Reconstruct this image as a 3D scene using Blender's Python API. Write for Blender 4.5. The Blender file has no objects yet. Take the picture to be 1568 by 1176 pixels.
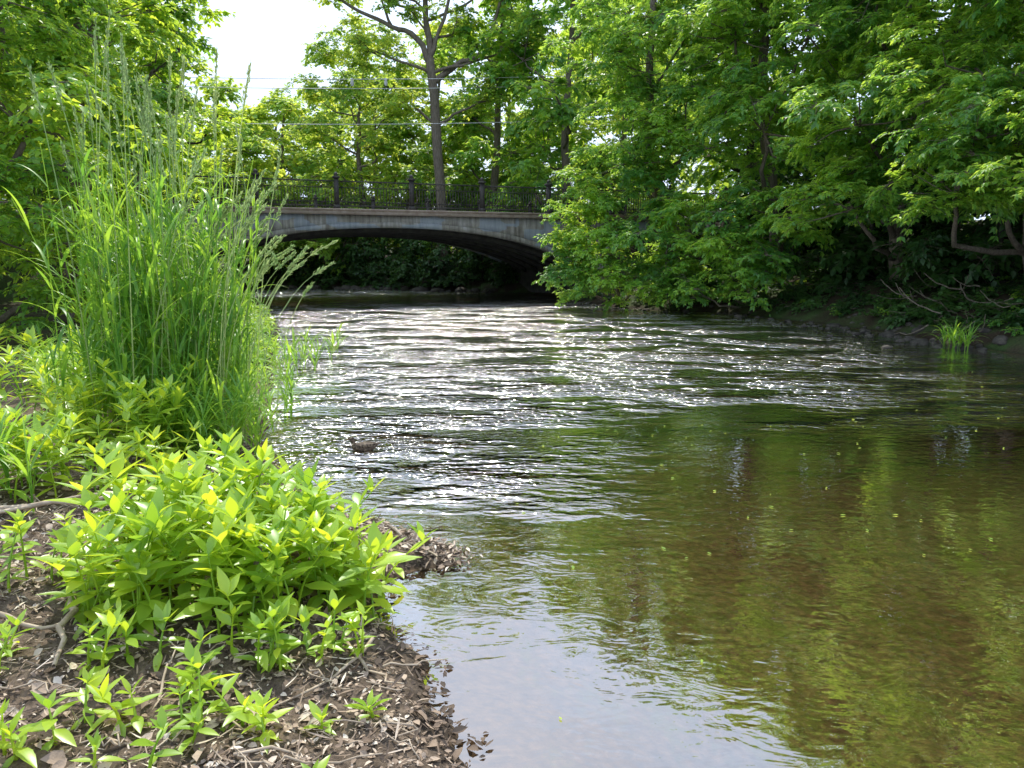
import bpy, math, random, time
import numpy as np
from mathutils import Vector, Matrix, noise as mnoise
rng=np.random.default_rng(11); random.seed(5)
scene=bpy.context.scene
COL=scene.collection

# ------------------------------------------------------------------ helpers
def mesh_np(name,V,F,mat=None,rnd=None,smooth=False):
    V=np.asarray(V,dtype=np.float32).reshape(-1,3); F=np.asarray(F,dtype=np.int32)
    me=bpy.data.meshes.new(name)
    me.vertices.add(len(V)); me.vertices.foreach_set('co',V.ravel())
    if len(F):
        k=F.shape[1]
        me.loops.add(F.size); me.loops.foreach_set('vertex_index',F.ravel())
        me.polygons.add(len(F)); me.polygons.foreach_set('loop_start',np.arange(0,F.size,k,dtype=np.int32))
        if smooth: me.polygons.foreach_set('use_smooth',np.ones(len(F),dtype=bool))
    me.update(calc_edges=True)
    if rnd is not None:
        a=me.attributes.new('rnd','FLOAT','POINT'); a.data.foreach_set('value',np.asarray(rnd,dtype=np.float32))
    if mat: me.materials.append(mat)
    return me
def obj(name,me,parent=None,loc=(0,0,0),link=True):
    o=bpy.data.objects.new(name,me); o.location=loc
    if link: COL.objects.link(o)
    if parent: o.parent=parent
    return o
def empty(name,loc=(0,0,0),rz=0):
    o=bpy.data.objects.new(name,None); o.location=loc; o.rotation_euler=(0,0,rz); COL.objects.link(o); return o
class MB:
    def __init__(s): s.V=[];s.F=[];s.R=[];s.n=0
    def add(s,V,F,R=None):
        V=np.asarray(V,dtype=float).reshape(-1,3); s.V.append(V); s.F.append(np.asarray(F)+s.n); s.n+=len(V)
        s.R.append(np.full(len(V),rng.random()) if R is None else R)
    def mesh(s,name,mat,smooth=False):
        return mesh_np(name,np.concatenate(s.V),np.concatenate(s.F),mat,np.concatenate(s.R),smooth)
    def box(s,x0,x1,y0,y1,z0,z1):
        V=[(x,y,z) for z in(z0,z1) for y in(y0,y1) for x in(x0,x1)]
        s.add(V,[(0,2,3,1),(4,5,7,6),(0,1,5,4),(2,6,7,3),(0,4,6,2),(1,3,7,5)])
    def tube(s,pts,rad,seg=8,wob=0.0,squash=1.0):
        pts=np.asarray(pts,float); n=len(pts); rad=np.broadcast_to(np.asarray(rad,float),(n,))
        T=np.gradient(pts,axis=0); T/=np.linalg.norm(T,axis=1)[:,None]+1e-9
        up=np.array([0,0,1.]) if abs(T[0,2])<.8 else np.array([1.,0,0])
        A=np.cross(T,up); A/=np.linalg.norm(A,axis=1)[:,None]+1e-9; B=np.cross(T,A)
        an=np.arange(seg)*2*np.pi/seg
        r=rad[:,None]*(1+wob*(rng.random((n,seg))-.5))
        V=pts[:,None]+r[...,None]*(A[:,None]*np.cos(an)[None,:,None]+squash*B[:,None]*np.sin(an)[None,:,None])
        i=np.arange(n-1)[:,None]*seg; j=np.arange(seg)[None]; j2=(j+1)%seg
        F=np.stack([i+j,i+j2,i+seg+j2,i+seg+j],-1).reshape(-1,4)
        s.add(V,F)
def unit(a): return a/(np.linalg.norm(a,axis=-1,keepdims=True)+1e-9)
def ribbon(path,side,nrm,w,fold=.2):
    n,m=path.shape[:2]
    if side.ndim==2: side=side[:,None]
    if nrm.ndim==2: nrm=nrm[:,None]
    off=side*w[...,None]; up=nrm*(w*fold)[...,None]
    V=np.stack([path-off+up,path,path+off+up],2)
    b=(np.arange(n)*m*3)[:,None,None]; i=(np.arange(m-1)*3)[None,:,None]; j=np.arange(2)[None,None]
    a=b+i+j
    F=np.stack([a,a+1,a+4,a+3],-1).reshape(-1,4)
    return V.reshape(-1,3),F
def leaves(P,D,N,L,W,prof,curve=.2,fold=.25):
    D=unit(D); S=unit(np.cross(D,N)); N=np.cross(S,D)
    t=np.array([p[0] for p in prof]); w=np.array([p[1] for p in prof])
    curve=np.broadcast_to(curve,L.shape)
    path=P[:,None]+D[:,None]*(L[:,None]*t)[...,None]-N[:,None]*((curve*L)[:,None]*t**2)[...,None]
    V,F=ribbon(path,S,N,W[:,None]*w[None],fold)
    R=np.repeat(rng.random(len(P)),len(prof)*3)
    return V,F,R
def diamonds(P,D,N,L,W,fold=.3):
    """cheap folded leaf: two triangles"""
    D=unit(D); S=unit(np.cross(D,N)); N=np.cross(S,D); n=len(P)
    m=P+D*(L*.42)[:,None]+N*(W*fold)[:,None]
    V=np.stack([P,m+S*W[:,None],P+D*L[:,None]-N*(L*.08)[:,None],m-S*W[:,None]],1).reshape(-1,3)
    b=(np.arange(n)*4)[:,None]
    F=np.concatenate([b+np.array([0,1,2]),b+np.array([0,2,3])])
    return V,F,np.repeat(rng.random(n),4)
PR2=[(0,.03),(.42,1),(1,.0)]
PR3=[(0,.03),(.3,.9),(.65,.8),(1,.0)]
PR6=[(0,.08),(.12,.35),(.3,.9),(.45,1),(.65,.8),(.85,.38),(1,0)]

# ------------------------------------------------------------------ materials
def newmat(name):
    m=bpy.data.materials.new(name); m.use_nodes=True; nt=m.node_tree
    for n in list(nt.nodes): nt.nodes.remove(n)
    return m,nt,nt.nodes,nt.links
def N(nodes,t,**kw):
    n=nodes.new(t)
    for k,v in kw.items():
        if k.startswith('_'): setattr(n,k[1:],v)
        else: n.inputs[k.replace('__',' ')].default_value=v
    return n
def ramp(nodes,stops):
    r=nodes.new('ShaderNodeValToRGB'); cr=r.color_ramp
    while len(cr.elements)<len(stops): cr.elements.new(.5)
    for e,(p,c) in zip(cr.elements,stops): e.position=p; e.color=(*c,1)
    return r
def leafmat(name,c0,c1,c2,tr,mix=.45,rough=.42,spec=.5,nscale=.55):
    m,nt,nd,lk=newmat(name)
    a=N(nd,'ShaderNodeAttribute',_attribute_name='rnd'); g=nd.new('ShaderNodeNewGeometry')
    nz=N(nd,'ShaderNodeTexNoise',Scale=nscale,Detail=0.0); lk.new(g.outputs['Position'],nz.inputs[0])
    mr=N(nd,'ShaderNodeMapRange'); mr.inputs[1].default_value=.3; mr.inputs[2].default_value=.7; mr.inputs[3].default_value=0; mr.inputs[4].default_value=.5; lk.new(nz.outputs[0],mr.inputs[0])
    ad=N(nd,'ShaderNodeMath',_operation='MULTIPLY_ADD'); ad.inputs[1].default_value=.5
    lk.new(a.outputs['Fac'],ad.inputs[0]); lk.new(mr.outputs[0],ad.inputs[2])
    r=ramp(nd,[(.1,c0),(.5,c1),(.92,c2)]); lk.new(ad.outputs[0],r.inputs[0])
    t=ramp(nd,[(.1,(tr[0]*.4,tr[1]*.62,tr[2]*.8)),(.9,tr)]); lk.new(ad.outputs[0],t.inputs[0])
    p=N(nd,'ShaderNodeBsdfPrincipled',Roughness=rough); p.inputs['Specular IOR Level'].default_value=spec
    lk.new(r.outputs[0],p.inputs['Base Color'])
    tb=nd.new('ShaderNodeBsdfTranslucent'); lk.new(t.outputs[0],tb.inputs[0])
    ms=nd.new('ShaderNodeMixShader'); ms.inputs[0].default_value=mix
    lk.new(p.outputs[0],ms.inputs[1]); lk.new(tb.outputs[0],ms.inputs[2])
    o=nd.new('ShaderNodeOutputMaterial'); lk.new(ms.outputs[0],o.inputs[0]); return m
def simplemat(name,stops,scale=5,rough=.85,bump=.3,attr=False,detail=6,spec=.3,stretch=(1,1,1)):
    m,nt,nd,lk=newmat(name)
    p=N(nd,'ShaderNodeBsdfPrincipled',Roughness=rough); p.inputs['Specular IOR Level'].default_value=spec
    tc=nd.new('ShaderNodeTexCoord'); mp=N(nd,'ShaderNodeMapping'); mp.inputs['Scale'].default_value=stretch
    lk.new(tc.outputs['Object'],mp.inputs[0])
    nz=N(nd,'ShaderNodeTexNoise',Scale=scale,Detail=detail,Roughness=.65); lk.new(mp.outputs[0],nz.inputs['Vector'])
    r=ramp(nd,stops)
    if attr:
        a=N(nd,'ShaderNodeAttribute',_attribute_name='rnd'); lk.new(a.outputs['Fac'],r.inputs[0])
    else: lk.new(nz.outputs['Fac'],r.inputs[0])
    lk.new(r.outputs[0],p.inputs['Base Color'])
    b=N(nd,'ShaderNodeBump',Strength=bump,Distance=.05); lk.new(nz.outputs['Fac'],b.inputs['Height']); lk.new(b.outputs[0],p.inputs['Normal'])
    o=nd.new('ShaderNodeOutputMaterial'); lk.new(p.outputs[0],o.inputs[0]); return m

M_right=leafmat('leaf_right',(.035,.14,.035),(.10,.28,.05),(.28,.50,.06),(.82,1.0,.10),.5,.42,.6)
M_left=leafmat('leaf_left',(.06,.20,.035),(.13,.32,.045),(.28,.49,.06),(.88,1.0,.08),.53,.42,.6)
M_far=leafmat('leaf_far',(.13,.30,.05),(.20,.40,.06),(.34,.53,.09),(.98,1.0,.13),.56,.5)
M_dark=leafmat('leaf_shade',(.018,.055,.016),(.035,.10,.022),(.06,.145,.028),(.16,.28,.04),.38,.5)  # shade under the arch and canopy, put into the leaf colour
M_grass=leafmat('grass_blade',(.06,.18,.03),(.13,.30,.045),(.27,.45,.06),(.65,.9,.07),.45,.42,nscale=3)
M_plant=leafmat('herb_leaf',(.22,.40,.04),(.31,.51,.045),(.46,.64,.06),(.98,1.0,.05),.45,.34,.85,nscale=4)
M_seed=leafmat('seed_head',(.26,.34,.12),(.36,.44,.16),(.45,.5,.2),(.6,.7,.25),.4,.6)
M_bark=simplemat('bark',[(.3,(.08,.064,.048)),(.7,(.24,.20,.155))],6,.9,.8,stretch=(3,3,.6))
M_darkbark=simplemat('dark_bark',[(.3,(.025,.02,.015)),(.7,(.09,.075,.06))],6,.9,.8,stretch=(3,3,.6))
M_litter=simplemat('leaf_litter',[(0,(.05,.038,.03)),(.25,(.18,.128,.09)),(.55,(.36,.27,.195)),(.85,(.56,.46,.36)),(1,(.74,.66,.55))],30,.8,.3,attr=True)
M_stick=simplemat('dry_wood',[(.3,(.26,.195,.135)),(.7,(.58,.48,.36))],10,.8,.4)
M_rock=simplemat('rock',[(.3,(.02,.018,.016)),(.7,(.095,.083,.068))],4,.85,.8)
M_iron=simplemat('iron',[(.3,(.03,.027,.027)),(.7,(.07,.062,.058))],8,.6,.1)
M_wire=simplemat('wire',[(.3,(.5,.5,.5)),(.7,(.6,.6,.6))],8,.5,.0)
M_asph=simplemat('asphalt',[(.3,(.04,.04,.04)),(.7,(.07,.07,.07))],12,.9,.2)
M_feather=simplemat('mottled_feathers',[(.35,(.025,.018,.013)),(.5,(.08,.056,.038)),(.65,(.2,.15,.10))],45,.7,.3)
M_bill=simplemat('bill',[(.3,(.10,.075,.03)),(.7,(.16,.12,.04))],20,.5,.1)

def concrete():
    m,nt,nd,lk=newmat('concrete')
    tc=nd.new('ShaderNodeTexCoord')
    n1=N(nd,'ShaderNodeTexNoise',Scale=.7,Detail=8,Roughness=.7); lk.new(tc.outputs['Object'],n1.inputs[0])
    mp=N(nd,'ShaderNodeMapping'); mp.inputs['Scale'].default_value=(6,6,.7); lk.new(tc.outputs['Object'],mp.inputs[0])
    n2=N(nd,'ShaderNodeTexNoise',Scale=1.2,Detail=5,Roughness=.6); lk.new(mp.outputs[0],n2.inputs[0])
    r1=ramp(nd,[(.3,(.15,.13,.10)),(.5,(.26,.24,.205)),(.72,(.37,.37,.36))]); lk.new(n1.outputs[0],r1.inputs[0])
    r2=ramp(nd,[(.35,(.35,.33,.31)),(.6,(1,1,1))]); lk.new(n2.outputs[0],r2.inputs[0])
    mx=N(nd,'ShaderNodeMixRGB',_blend_type='MULTIPLY',Fac=.85); lk.new(r1.outputs[0],mx.inputs[1]); lk.new(r2.outputs[0],mx.inputs[2])
    mp2=N(nd,'ShaderNodeMapping'); mp2.inputs['Scale'].default_value=(1.1,.2,2.2); lk.new(tc.outputs['Object'],mp2.inputs[0])
    vo=N(nd,'ShaderNodeTexVoronoi',Scale=1.0,_distance='CHEBYCHEV'); lk.new(mp2.outputs[0],vo.inputs[0])
    sp=nd.new('ShaderNodeSeparateColor'); lk.new(vo.outputs['Color'],sp.inputs[0])
    gt=N(nd,'ShaderNodeMath',_operation='GREATER_THAN'); gt.inputs[1].default_value=.7; lk.new(sp.outputs[0],gt.inputs[0])
    ml=N(nd,'ShaderNodeMath',_operation='MULTIPLY'); ml.inputs[1].default_value=.4; lk.new(gt.outputs[0],ml.inputs[0])
    mx2=N(nd,'ShaderNodeMixRGB'); mx2.inputs[2].default_value=(.23,.30,.39,1); lk.new(ml.outputs[0],mx2.inputs[0]); lk.new(mx.outputs[0],mx2.inputs[1])
    p=N(nd,'ShaderNodeBsdfPrincipled',Roughness=.85); lk.new(mx2.outputs[0],p.inputs['Base Color'])
    b=N(nd,'ShaderNodeBump',Strength=.5,Distance=.05); lk.new(n1.outputs[0],b.inputs['Height']); lk.new(b.outputs[0],p.inputs['Normal'])
    o=nd.new('ShaderNodeOutputMaterial'); lk.new(p.outputs[0],o.inputs[0]); return m
M_conc=concrete()

def groundmat():
    m,nt,nd,lk=newmat('ground')
    g=nd.new('ShaderNodeNewGeometry'); sx=nd.new('ShaderNodeSeparateXYZ'); lk.new(g.outputs['Position'],sx.inputs[0])
    n1=N(nd,'ShaderNodeTexNoise',Scale=22,Detail=8,Roughness=.75); lk.new(g.outputs['Position'],n1.inputs[0])
    n2=N(nd,'ShaderNodeTexNoise',Scale=.9,Detail=4); lk.new(g.outputs['Position'],n2.inputs[0])
    vo=N(nd,'ShaderNodeTexVoronoi',Scale=17); lk.new(g.outputs['Position'],vo.inputs[0])
    dirt=ramp(nd,[(.3,(.055,.042,.032)),(.5,(.16,.12,.086)),(.7,(.32,.245,.18))]); lk.new(n1.outputs[0],dirt.inputs[0])
    green=ramp(nd,[(.3,(.02,.045,.012)),(.7,(.07,.12,.03))]); lk.new(n1.outputs[0],green.inputs[0])
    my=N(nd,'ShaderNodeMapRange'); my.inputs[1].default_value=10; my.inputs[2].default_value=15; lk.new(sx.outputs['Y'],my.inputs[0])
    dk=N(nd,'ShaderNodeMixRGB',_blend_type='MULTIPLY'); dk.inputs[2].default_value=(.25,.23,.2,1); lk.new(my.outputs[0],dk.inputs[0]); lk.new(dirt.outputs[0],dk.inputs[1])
    n2r=ramp(nd,[(.45,(0,0,0)),(.65,(1,1,1))]); lk.new(n2.outputs[0],n2r.inputs[0])
    mg=N(nd,'ShaderNodeMath',_operation='MULTIPLY'); lk.new(my.outputs[0],mg.inputs[0]); lk.new(n2r.outputs[0],mg.inputs[1])
    land=nd.new('ShaderNodeMixRGB'); lk.new(mg.outputs[0],land.inputs[0]); lk.new(dk.outputs[0],land.inputs[1]); lk.new(green.outputs[0],land.inputs[2])
    wet=N(nd,'ShaderNodeMapRange'); wet.inputs[1].default_value=.01; wet.inputs[2].default_value=.06; wet.inputs[3].default_value=.4; wet.inputs[4].default_value=1; lk.new(sx.outputs['Z'],wet.inputs[0])
    wl=N(nd,'ShaderNodeVectorMath',_operation='SCALE'); lk.new(land.outputs[0],wl.inputs[0]); lk.new(wet.outputs[0],wl.inputs['Scale'])
    bed=ramp(nd,[(.0,(.36,.235,.135)),(.35,(.29,.185,.10)),(.75,(.17,.108,.058))]); lk.new(vo.outputs['Distance'],bed.inputs[0])
    bn=ramp(nd,[(.32,(.45,.45,.43)),(.68,(1.35,1.3,1.22))]); lk.new(n1.outputs[0],bn.inputs[0])
    bm=N(nd,'ShaderNodeMixRGB',_blend_type='MULTIPLY',Fac=.9); lk.new(bed.outputs[0],bm.inputs[1]); lk.new(bn.outputs[0],bm.inputs[2])
    mp=N(nd,'ShaderNodeMapping'); mp.inputs['Scale'].default_value=(1.2,.6,1); lk.new(g.outputs['Position'],mp.inputs[0])
    n3=N(nd,'ShaderNodeTexNoise',Scale=1.7,Detail=9,Roughness=.8); lk.new(mp.outputs[0],n3.inputs[0])
    ag=ramp(nd,[(.52,(0,0,0)),(.62,(.75,.75,.75))]); lk.new(n3.outputs[0],ag.inputs[0])
    bed2=N(nd,'ShaderNodeMixRGB'); bed2.inputs[2].default_value=(.17,.20,.025,1); lk.new(ag.outputs[0],bed2.inputs[0]); lk.new(bm.outputs[0],bed2.inputs[1])
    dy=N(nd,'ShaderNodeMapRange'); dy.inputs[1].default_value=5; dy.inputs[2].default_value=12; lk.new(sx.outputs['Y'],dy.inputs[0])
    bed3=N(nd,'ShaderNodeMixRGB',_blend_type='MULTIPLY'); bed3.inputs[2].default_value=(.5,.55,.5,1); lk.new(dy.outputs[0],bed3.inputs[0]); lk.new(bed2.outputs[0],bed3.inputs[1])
    mz=N(nd,'ShaderNodeMapRange'); mz.inputs[1].default_value=-.03; mz.inputs[2].default_value=.02; lk.new(sx.outputs['Z'],mz.inputs[0])
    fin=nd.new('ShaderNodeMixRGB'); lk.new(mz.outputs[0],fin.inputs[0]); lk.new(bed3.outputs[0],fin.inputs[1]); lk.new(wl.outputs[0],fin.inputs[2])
    p=N(nd,'ShaderNodeBsdfPrincipled',Roughness=.9); p.inputs['Specular IOR Level'].default_value=.2
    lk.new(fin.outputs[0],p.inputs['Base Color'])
    b=N(nd,'ShaderNodeBump',Strength=.9,Distance=.04); lk.new(n1.outputs[0],b.inputs['Height']); lk.new(b.outputs[0],p.inputs['Normal'])
    o=nd.new('ShaderNodeOutputMaterial'); lk.new(p.outputs[0],o.inputs[0]); return m

def watermat():
    m,nt,nd,lk=newmat('water')
    g=nd.new('ShaderNodeNewGeometry'); sx=nd.new('ShaderNodeSeparateXYZ'); lk.new(g.outputs['Position'],sx.inputs[0])
    def mr(src,a,b):
        n=N(nd,'ShaderNodeMapRange'); n.interpolation_type='SMOOTHSTEP'; n.inputs[1].default_value=a; n.inputs[2].default_value=b; lk.new(src,n.inputs[0]); return n.outputs[0]
    def mth(op,a,b,c=None,clamp=False):
        n=N(nd,'ShaderNodeMath',_operation=op); n.use_clamp=clamp
        for i,v in enumerate((a,b,c)):
            if v is None: continue
            if isinstance(v,(int,float)): n.inputs[i].default_value=v
            else: lk.new(v,n.inputs[i])
        return n.outputs[0]
    A=mth('MULTIPLY',mr(sx.outputs['Y'],3.8,7.0),mr(sx.outputs['X'],2.0,-1.2))
    B=mth('MULTIPLY',mr(sx.outputs['Y'],7.0,11),mr(mth('MULTIPLY_ADD',sx.outputs['Y'],-.30,sx.outputs['X']),6.5,1.0))
    msk=mth('MAXIMUM',A,B)
    def nz(scale,sc,det,rot=0,dist=.0):
        mp=N(nd,'ShaderNodeMapping'); mp.inputs['Scale'].default_value=sc; mp.inputs['Rotation'].default_value=(0,0,rot); lk.new(g.outputs['Position'],mp.inputs[0])
        t=N(nd,'ShaderNodeTexNoise',Scale=scale,Detail=det,Roughness=.58); t.inputs['Distortion'].default_value=dist; lk.new(mp.outputs[0],t.inputs[0]); return t.outputs[0]
    patch=nz(.8,(.6,1.2,1),4,.2)
    pr=mr(patch,.42,.62)
    amp=mth('MULTIPLY_ADD',pr,.17,.022)
    amp3=mth('MULTIPLY_ADD',amp,msk,.0034)
    w1=nz(3.8,(.75,1.35,1),3,.3,.9)
    w2=nz(13,(.75,1.25,1),1.5,-.3)
    w=mth('MULTIPLY_ADD',w2,.38,w1)
    h=mth('MULTIPLY',w,amp3)
    b=N(nd,'ShaderNodeBump',Strength=1.0,Distance=1.0); lk.new(h,b.inputs['Height'])
    gl=N(nd,'ShaderNodeBsdfGlossy'); lk.new(mth('MULTIPLY_ADD',msk,.085,.005),gl.inputs['Roughness']); gl.inputs['Color'].default_value=(1,1,1,1); lk.new(b.outputs[0],gl.inputs['Normal'])
    tr=N(nd,'ShaderNodeBsdfTransparent'); tr.inputs[0].default_value=(.93,.88,.76,1)
    df=N(nd,'ShaderNodeBsdfDiffuse'); df.inputs[0].default_value=(.085,.08,.04,1)
    body=N(nd,'ShaderNodeMixShader'); body.inputs[0].default_value=.05; lk.new(tr.outputs[0],body.inputs[1]); lk.new(df.outputs[0],body.inputs[2])
    fr=N(nd,'ShaderNodeFresnel',IOR=1.5); lk.new(b.outputs[0],fr.inputs['Normal'])
    fac=mth('MULTIPLY_ADD',fr.outputs[0],1.9,.22,True)
    ms=nd.new('ShaderNodeMixShader'); lk.new(fac,ms.inputs[0]); lk.new(body.outputs[0],ms.inputs[1]); lk.new(gl.outputs[0],ms.inputs[2])
    o=nd.new('ShaderNodeOutputMaterial'); lk.new(ms.outputs[0],o.inputs[0]); return m

# ------------------------------------------------------------------ river & terrain
LB=np.array([(1.5,-40),(1.2,-3),(.8,-1),(.5,.8),(.1,1.8),(-.10,2.4),(-.22,2.7),(-.49,3.14),(-.66,3.45),(-.70,3.75),(-.55,4.1),(-.36,4.3),(-.55,4.5),(-1.14,5.05),(-1.73,5.85),(-2.4,6.9),(-3.4,10.2),(-6.5,20.7),(-8.8,26.7),(-11.5,29),(-13.6,34),(-18,42),(-34,48),(-120,60)],float)
RB=np.array([(13,-40),(11.5,3),(10.4,9),(9.9,14.2),(9.8,18),(9.3,20.7),(7.7,26),(5.3,27.9),(3.9,30),(3.3,34),(1,42),(-4,46),(-9,49),(-18,54),(-36,60),(-120,75)],float)
def dist_poly(x,y,P):
    d=np.full(x.shape,1e9)
    for a,b in zip(P[:-1],P[1:]):
        ab=b-a; t=np.clip(((x-a[0])*ab[0]+(y-a[1])*ab[1])/(ab@ab),0,1)
        d=np.minimum(d,np.hypot(x-a[0]-t*ab[0],y-a[1]-t*ab[1]))
    return d
RIV=np.concatenate([LB,RB[::-1]])
def inside(x,y):
    c=np.zeros(x.shape,bool); n=len(RIV)
    for i in range(n):
        x1,y1=RIV[i]; x2,y2=RIV[(i+1)%n]
        if y1==y2: continue
        cond=((y1>y)!=(y2>y))&(x<(x2-x1)*(y-y1)/(y2-y1)+x1); c^=cond
    return c
BO=np.array([-4.9,31.7]); BA=math.radians(19); BU=np.array([math.cos(BA),math.sin(BA)]); BW=np.array([-math.sin(BA),math.cos(BA)])
def hgt(x,y):
    x=np.asarray(x,float); y=np.asarray(y,float)
    jx=.05*np.sin(5.1*y+1)+.03*np.sin(11.7*y+2*x)+.02*np.sin(29*y+9*x); jy=.05*np.sin(4.7*x+2)+.03*np.sin(13.1*x-3*y)+.02*np.sin(31*x)
    X=x+jx; Y=y+jy
    dl=dist_poly(X,Y,LB); dr=dist_poly(X,Y,RB); ins=inside(X,Y); d=np.minimum(dl,dr)
    n=.5*np.sin(2.3*x+1.1*y)+.3*np.sin(5.3*y-3.1*x+1)+.25*np.sin(9.7*x+7.3*y)+.2*np.sin(21*x-13*y)+.16*np.sin(27*y+17*x)+.14*np.sin(43*x+31*y)
    bed=-.5*(1-np.exp(-d/1.2))+.02*n*np.clip(d,0,1)
    left=.035*(1-np.exp(-d/.12))+.17*(1-np.exp(-d/1.1))+.035*np.minimum(d,30)+.032*n*np.clip(d*2.5,0,1)
    right=.9*(1-np.exp(-d/1.6))+.12*np.minimum(d,30)+.05*n*np.clip(d,0,1)
    z=np.where(ins,bed,np.where(dl<dr,left,right))
    u=(x-BO[0])*BU[0]+(y-BO[1])*BU[1]; w=(x-BO[0])*BW[0]+(y-BO[1])*BW[1]
    dc=np.maximum(np.maximum(1-w,w-10),0); du=np.maximum(10.2-np.abs(u),0)
    emb=3.68-.6*dc-4*du
    return np.where(ins,z,np.maximum(z,np.minimum(emb,3.68)))
def graded(lo,hi,f0,f1,step,grow=1.09):
    a=list(np.arange(f0,f1,step)); s=step; v=f1
    while v<hi: a.append(v); s=min(s*grow,12); v+=s
    a.append(hi); s=step; v=f0-step; l=[]
    while v>lo: l.append(v); s=min(s*grow,12); v-=s
    l.append(lo); return np.array(l[::-1]+a)
gx=graded(-400,400,-3.6,.6,.022,1.045); gy=graded(-60,600,1.8,6.5,.026,1.035)
XX,YY=np.meshgrid(gx,gy); ZZ=hgt(XX,YY)
nx,ny=len(gx),len(gy)
ii=(np.arange(ny-1)[:,None]*nx+np.arange(nx-1)[None]).ravel()
me=mesh_np('ground',np.stack([XX,YY,ZZ],-1),np.stack([ii,ii+1,ii+nx+1,ii+nx],-1),groundmat(),smooth=True)
obj('ground',me)
obj('river_water',mesh_np('river_water',[(-120,-40,0),(14,-40,0),(14,78,0),(-120,78,0)],[(0,1,2,3)],watermat()))

# ------------------------------------------------------------------ leaf clump library
def clump(name,mat,ntw,nodes,k,R,L,W,droop,elev=(-.25,.55),spread=.9):
    P=[];D=[];NN=[]
    tw=MB()
    for i in range(ntw):
        az=rng.random()*2*np.pi; el=rng.uniform(*elev); ln=R*rng.uniform(.5,1.08)
        d=np.array([math.cos(az)*math.cos(el),math.sin(az)*math.cos(el),math.sin(el)])
        dr=droop*rng.uniform(.4,1.3)
        f=lambda t:d*ln*t-np.array([0,0,dr*ln*t*t])
        tw.tube([f(t) for t in (0,.5,1)],[.012*R,.008*R,.003*R],3)
        for j in range(nodes):
            t=.25+.78*(j+rng.random()*.6)/nodes; p=f(t)+rng.normal(0,.04*R,3)
            td=unit(d-np.array([0,0,2*dr*t]))
            sgn=1 if j%2 else -1; side=np.cross(td,[0,0,1.])
            base=unit(td*rng.uniform(.3,.9)+side*sgn*rng.uniform(.3,.9)*(1-.6*(j==nodes-1))+[0,0,rng.uniform(-.5,.1)])
            bs=np.cross(base,[0,0,1.])
            for q in range(k):
                a=(q-(k-1)/2)*spread
                dd=base*math.cos(a)+bs*math.sin(a)+rng.normal(0,.12,3)
                P.append(p);D.append(dd);NN.append(unit(np.array([0,0,1.])+rng.normal(0,.32,3)))
    P=np.array(P);D=np.array(D);NN=np.array(NN);n=len(P)
    Ls=L*rng.uniform(.65,1.25,n);Ws=W*rng.uniform(.8,1.2,n)*Ls/L
    V,F,Rr=diamonds(P,D,NN,Ls,Ws)
    mb=MB(); mb.add(V,F,Rr); nl=len(F)
    q=np.concatenate(tw.F); q=np.concatenate([q[:,[0,1,2]],q[:,[0,2,3]]])
    mb.add(np.concatenate(tw.V),q,np.concatenate(tw.R))
    m=mb.mesh(name,mat); m.materials.append(M_bark)
    mi=np.zeros(len(m.polygons),dtype=np.int32); mi[nl:]=1; m.polygons.foreach_set('material_index',mi)
    return m
def library(name,mat,**kw):
    c=bpy.data.collections.new(name)
    for i in range(4):
        o=bpy.data.objects.new('%s_%d'%(name,i),clump('%s_%d'%(name,i),mat,**kw)); c.objects.link(o)
    g=bpy.data.node_groups.new(name+'_scatter','GeometryNodeTree')
    g.interface.new_socket(name='Geometry',in_out='INPUT',socket_type='NodeSocketGeometry')
    g.interface.new_socket(name='Geometry',in_out='OUTPUT',socket_type='NodeSocketGeometry')
    nd=g.nodes; lk=g.links
    gi=nd.new('NodeGroupInput'); go=nd.new('NodeGroupOutput'); ip=nd.new('GeometryNodeInstanceOnPoints'); ci=nd.new('GeometryNodeCollectionInfo')
    ci.inputs['Collection'].default_value=c; ci.inputs['Separate Children'].default_value=True; ci.inputs['Reset Children'].default_value=True
    ip.inputs['Pick Instance'].default_value=True
    def na(nm,dt):
        n=nd.new('GeometryNodeInputNamedAttribute'); n.data_type=dt; n.inputs[0].default_value=nm; return n.outputs[0]
    lk.new(gi.outputs[0],ip.inputs['Points']); lk.new(ci.outputs[0],ip.inputs['Instance'])
    lk.new(na('var','INT'),ip.inputs['Instance Index']); lk.new(na('rot','FLOAT_VECTOR'),ip.inputs['Rotation']); lk.new(na('scl','FLOAT'),ip.inputs['Scale'])
    rl=nd.new('GeometryNodeRealizeInstances'); lk.new(ip.outputs[0],rl.inputs[0]); lk.new(rl.outputs[0],go.inputs[0])
    return g
LIB_right=library('spray_right',M_right,ntw=14,nodes=7,k=3,R=1.0,L=.23,W=.052,droop=.38)
LIB_left=library('spray_left',M_left,ntw=14,nodes=8,k=2,R=1.0,L=.21,W=.06,droop=.3)
LIB_far=library('spray_far',M_far,ntw=13,nodes=6,k=2,R=1.0,L=.25,W=.08,droop=.25,elev=(-.4,.8))
LIB_forest=library('spray_forest',M_right,ntw=12,nodes=5,k=2,R=1.0,L=.28,W=.09,droop=.3,elev=(-.4,.7))
LIB_dark=library('spray_shade',M_dark,ntw=12,nodes=6,k=2,R=1.0,L=.25,W=.08,droop=.3,elev=(-.4,.7))
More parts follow.
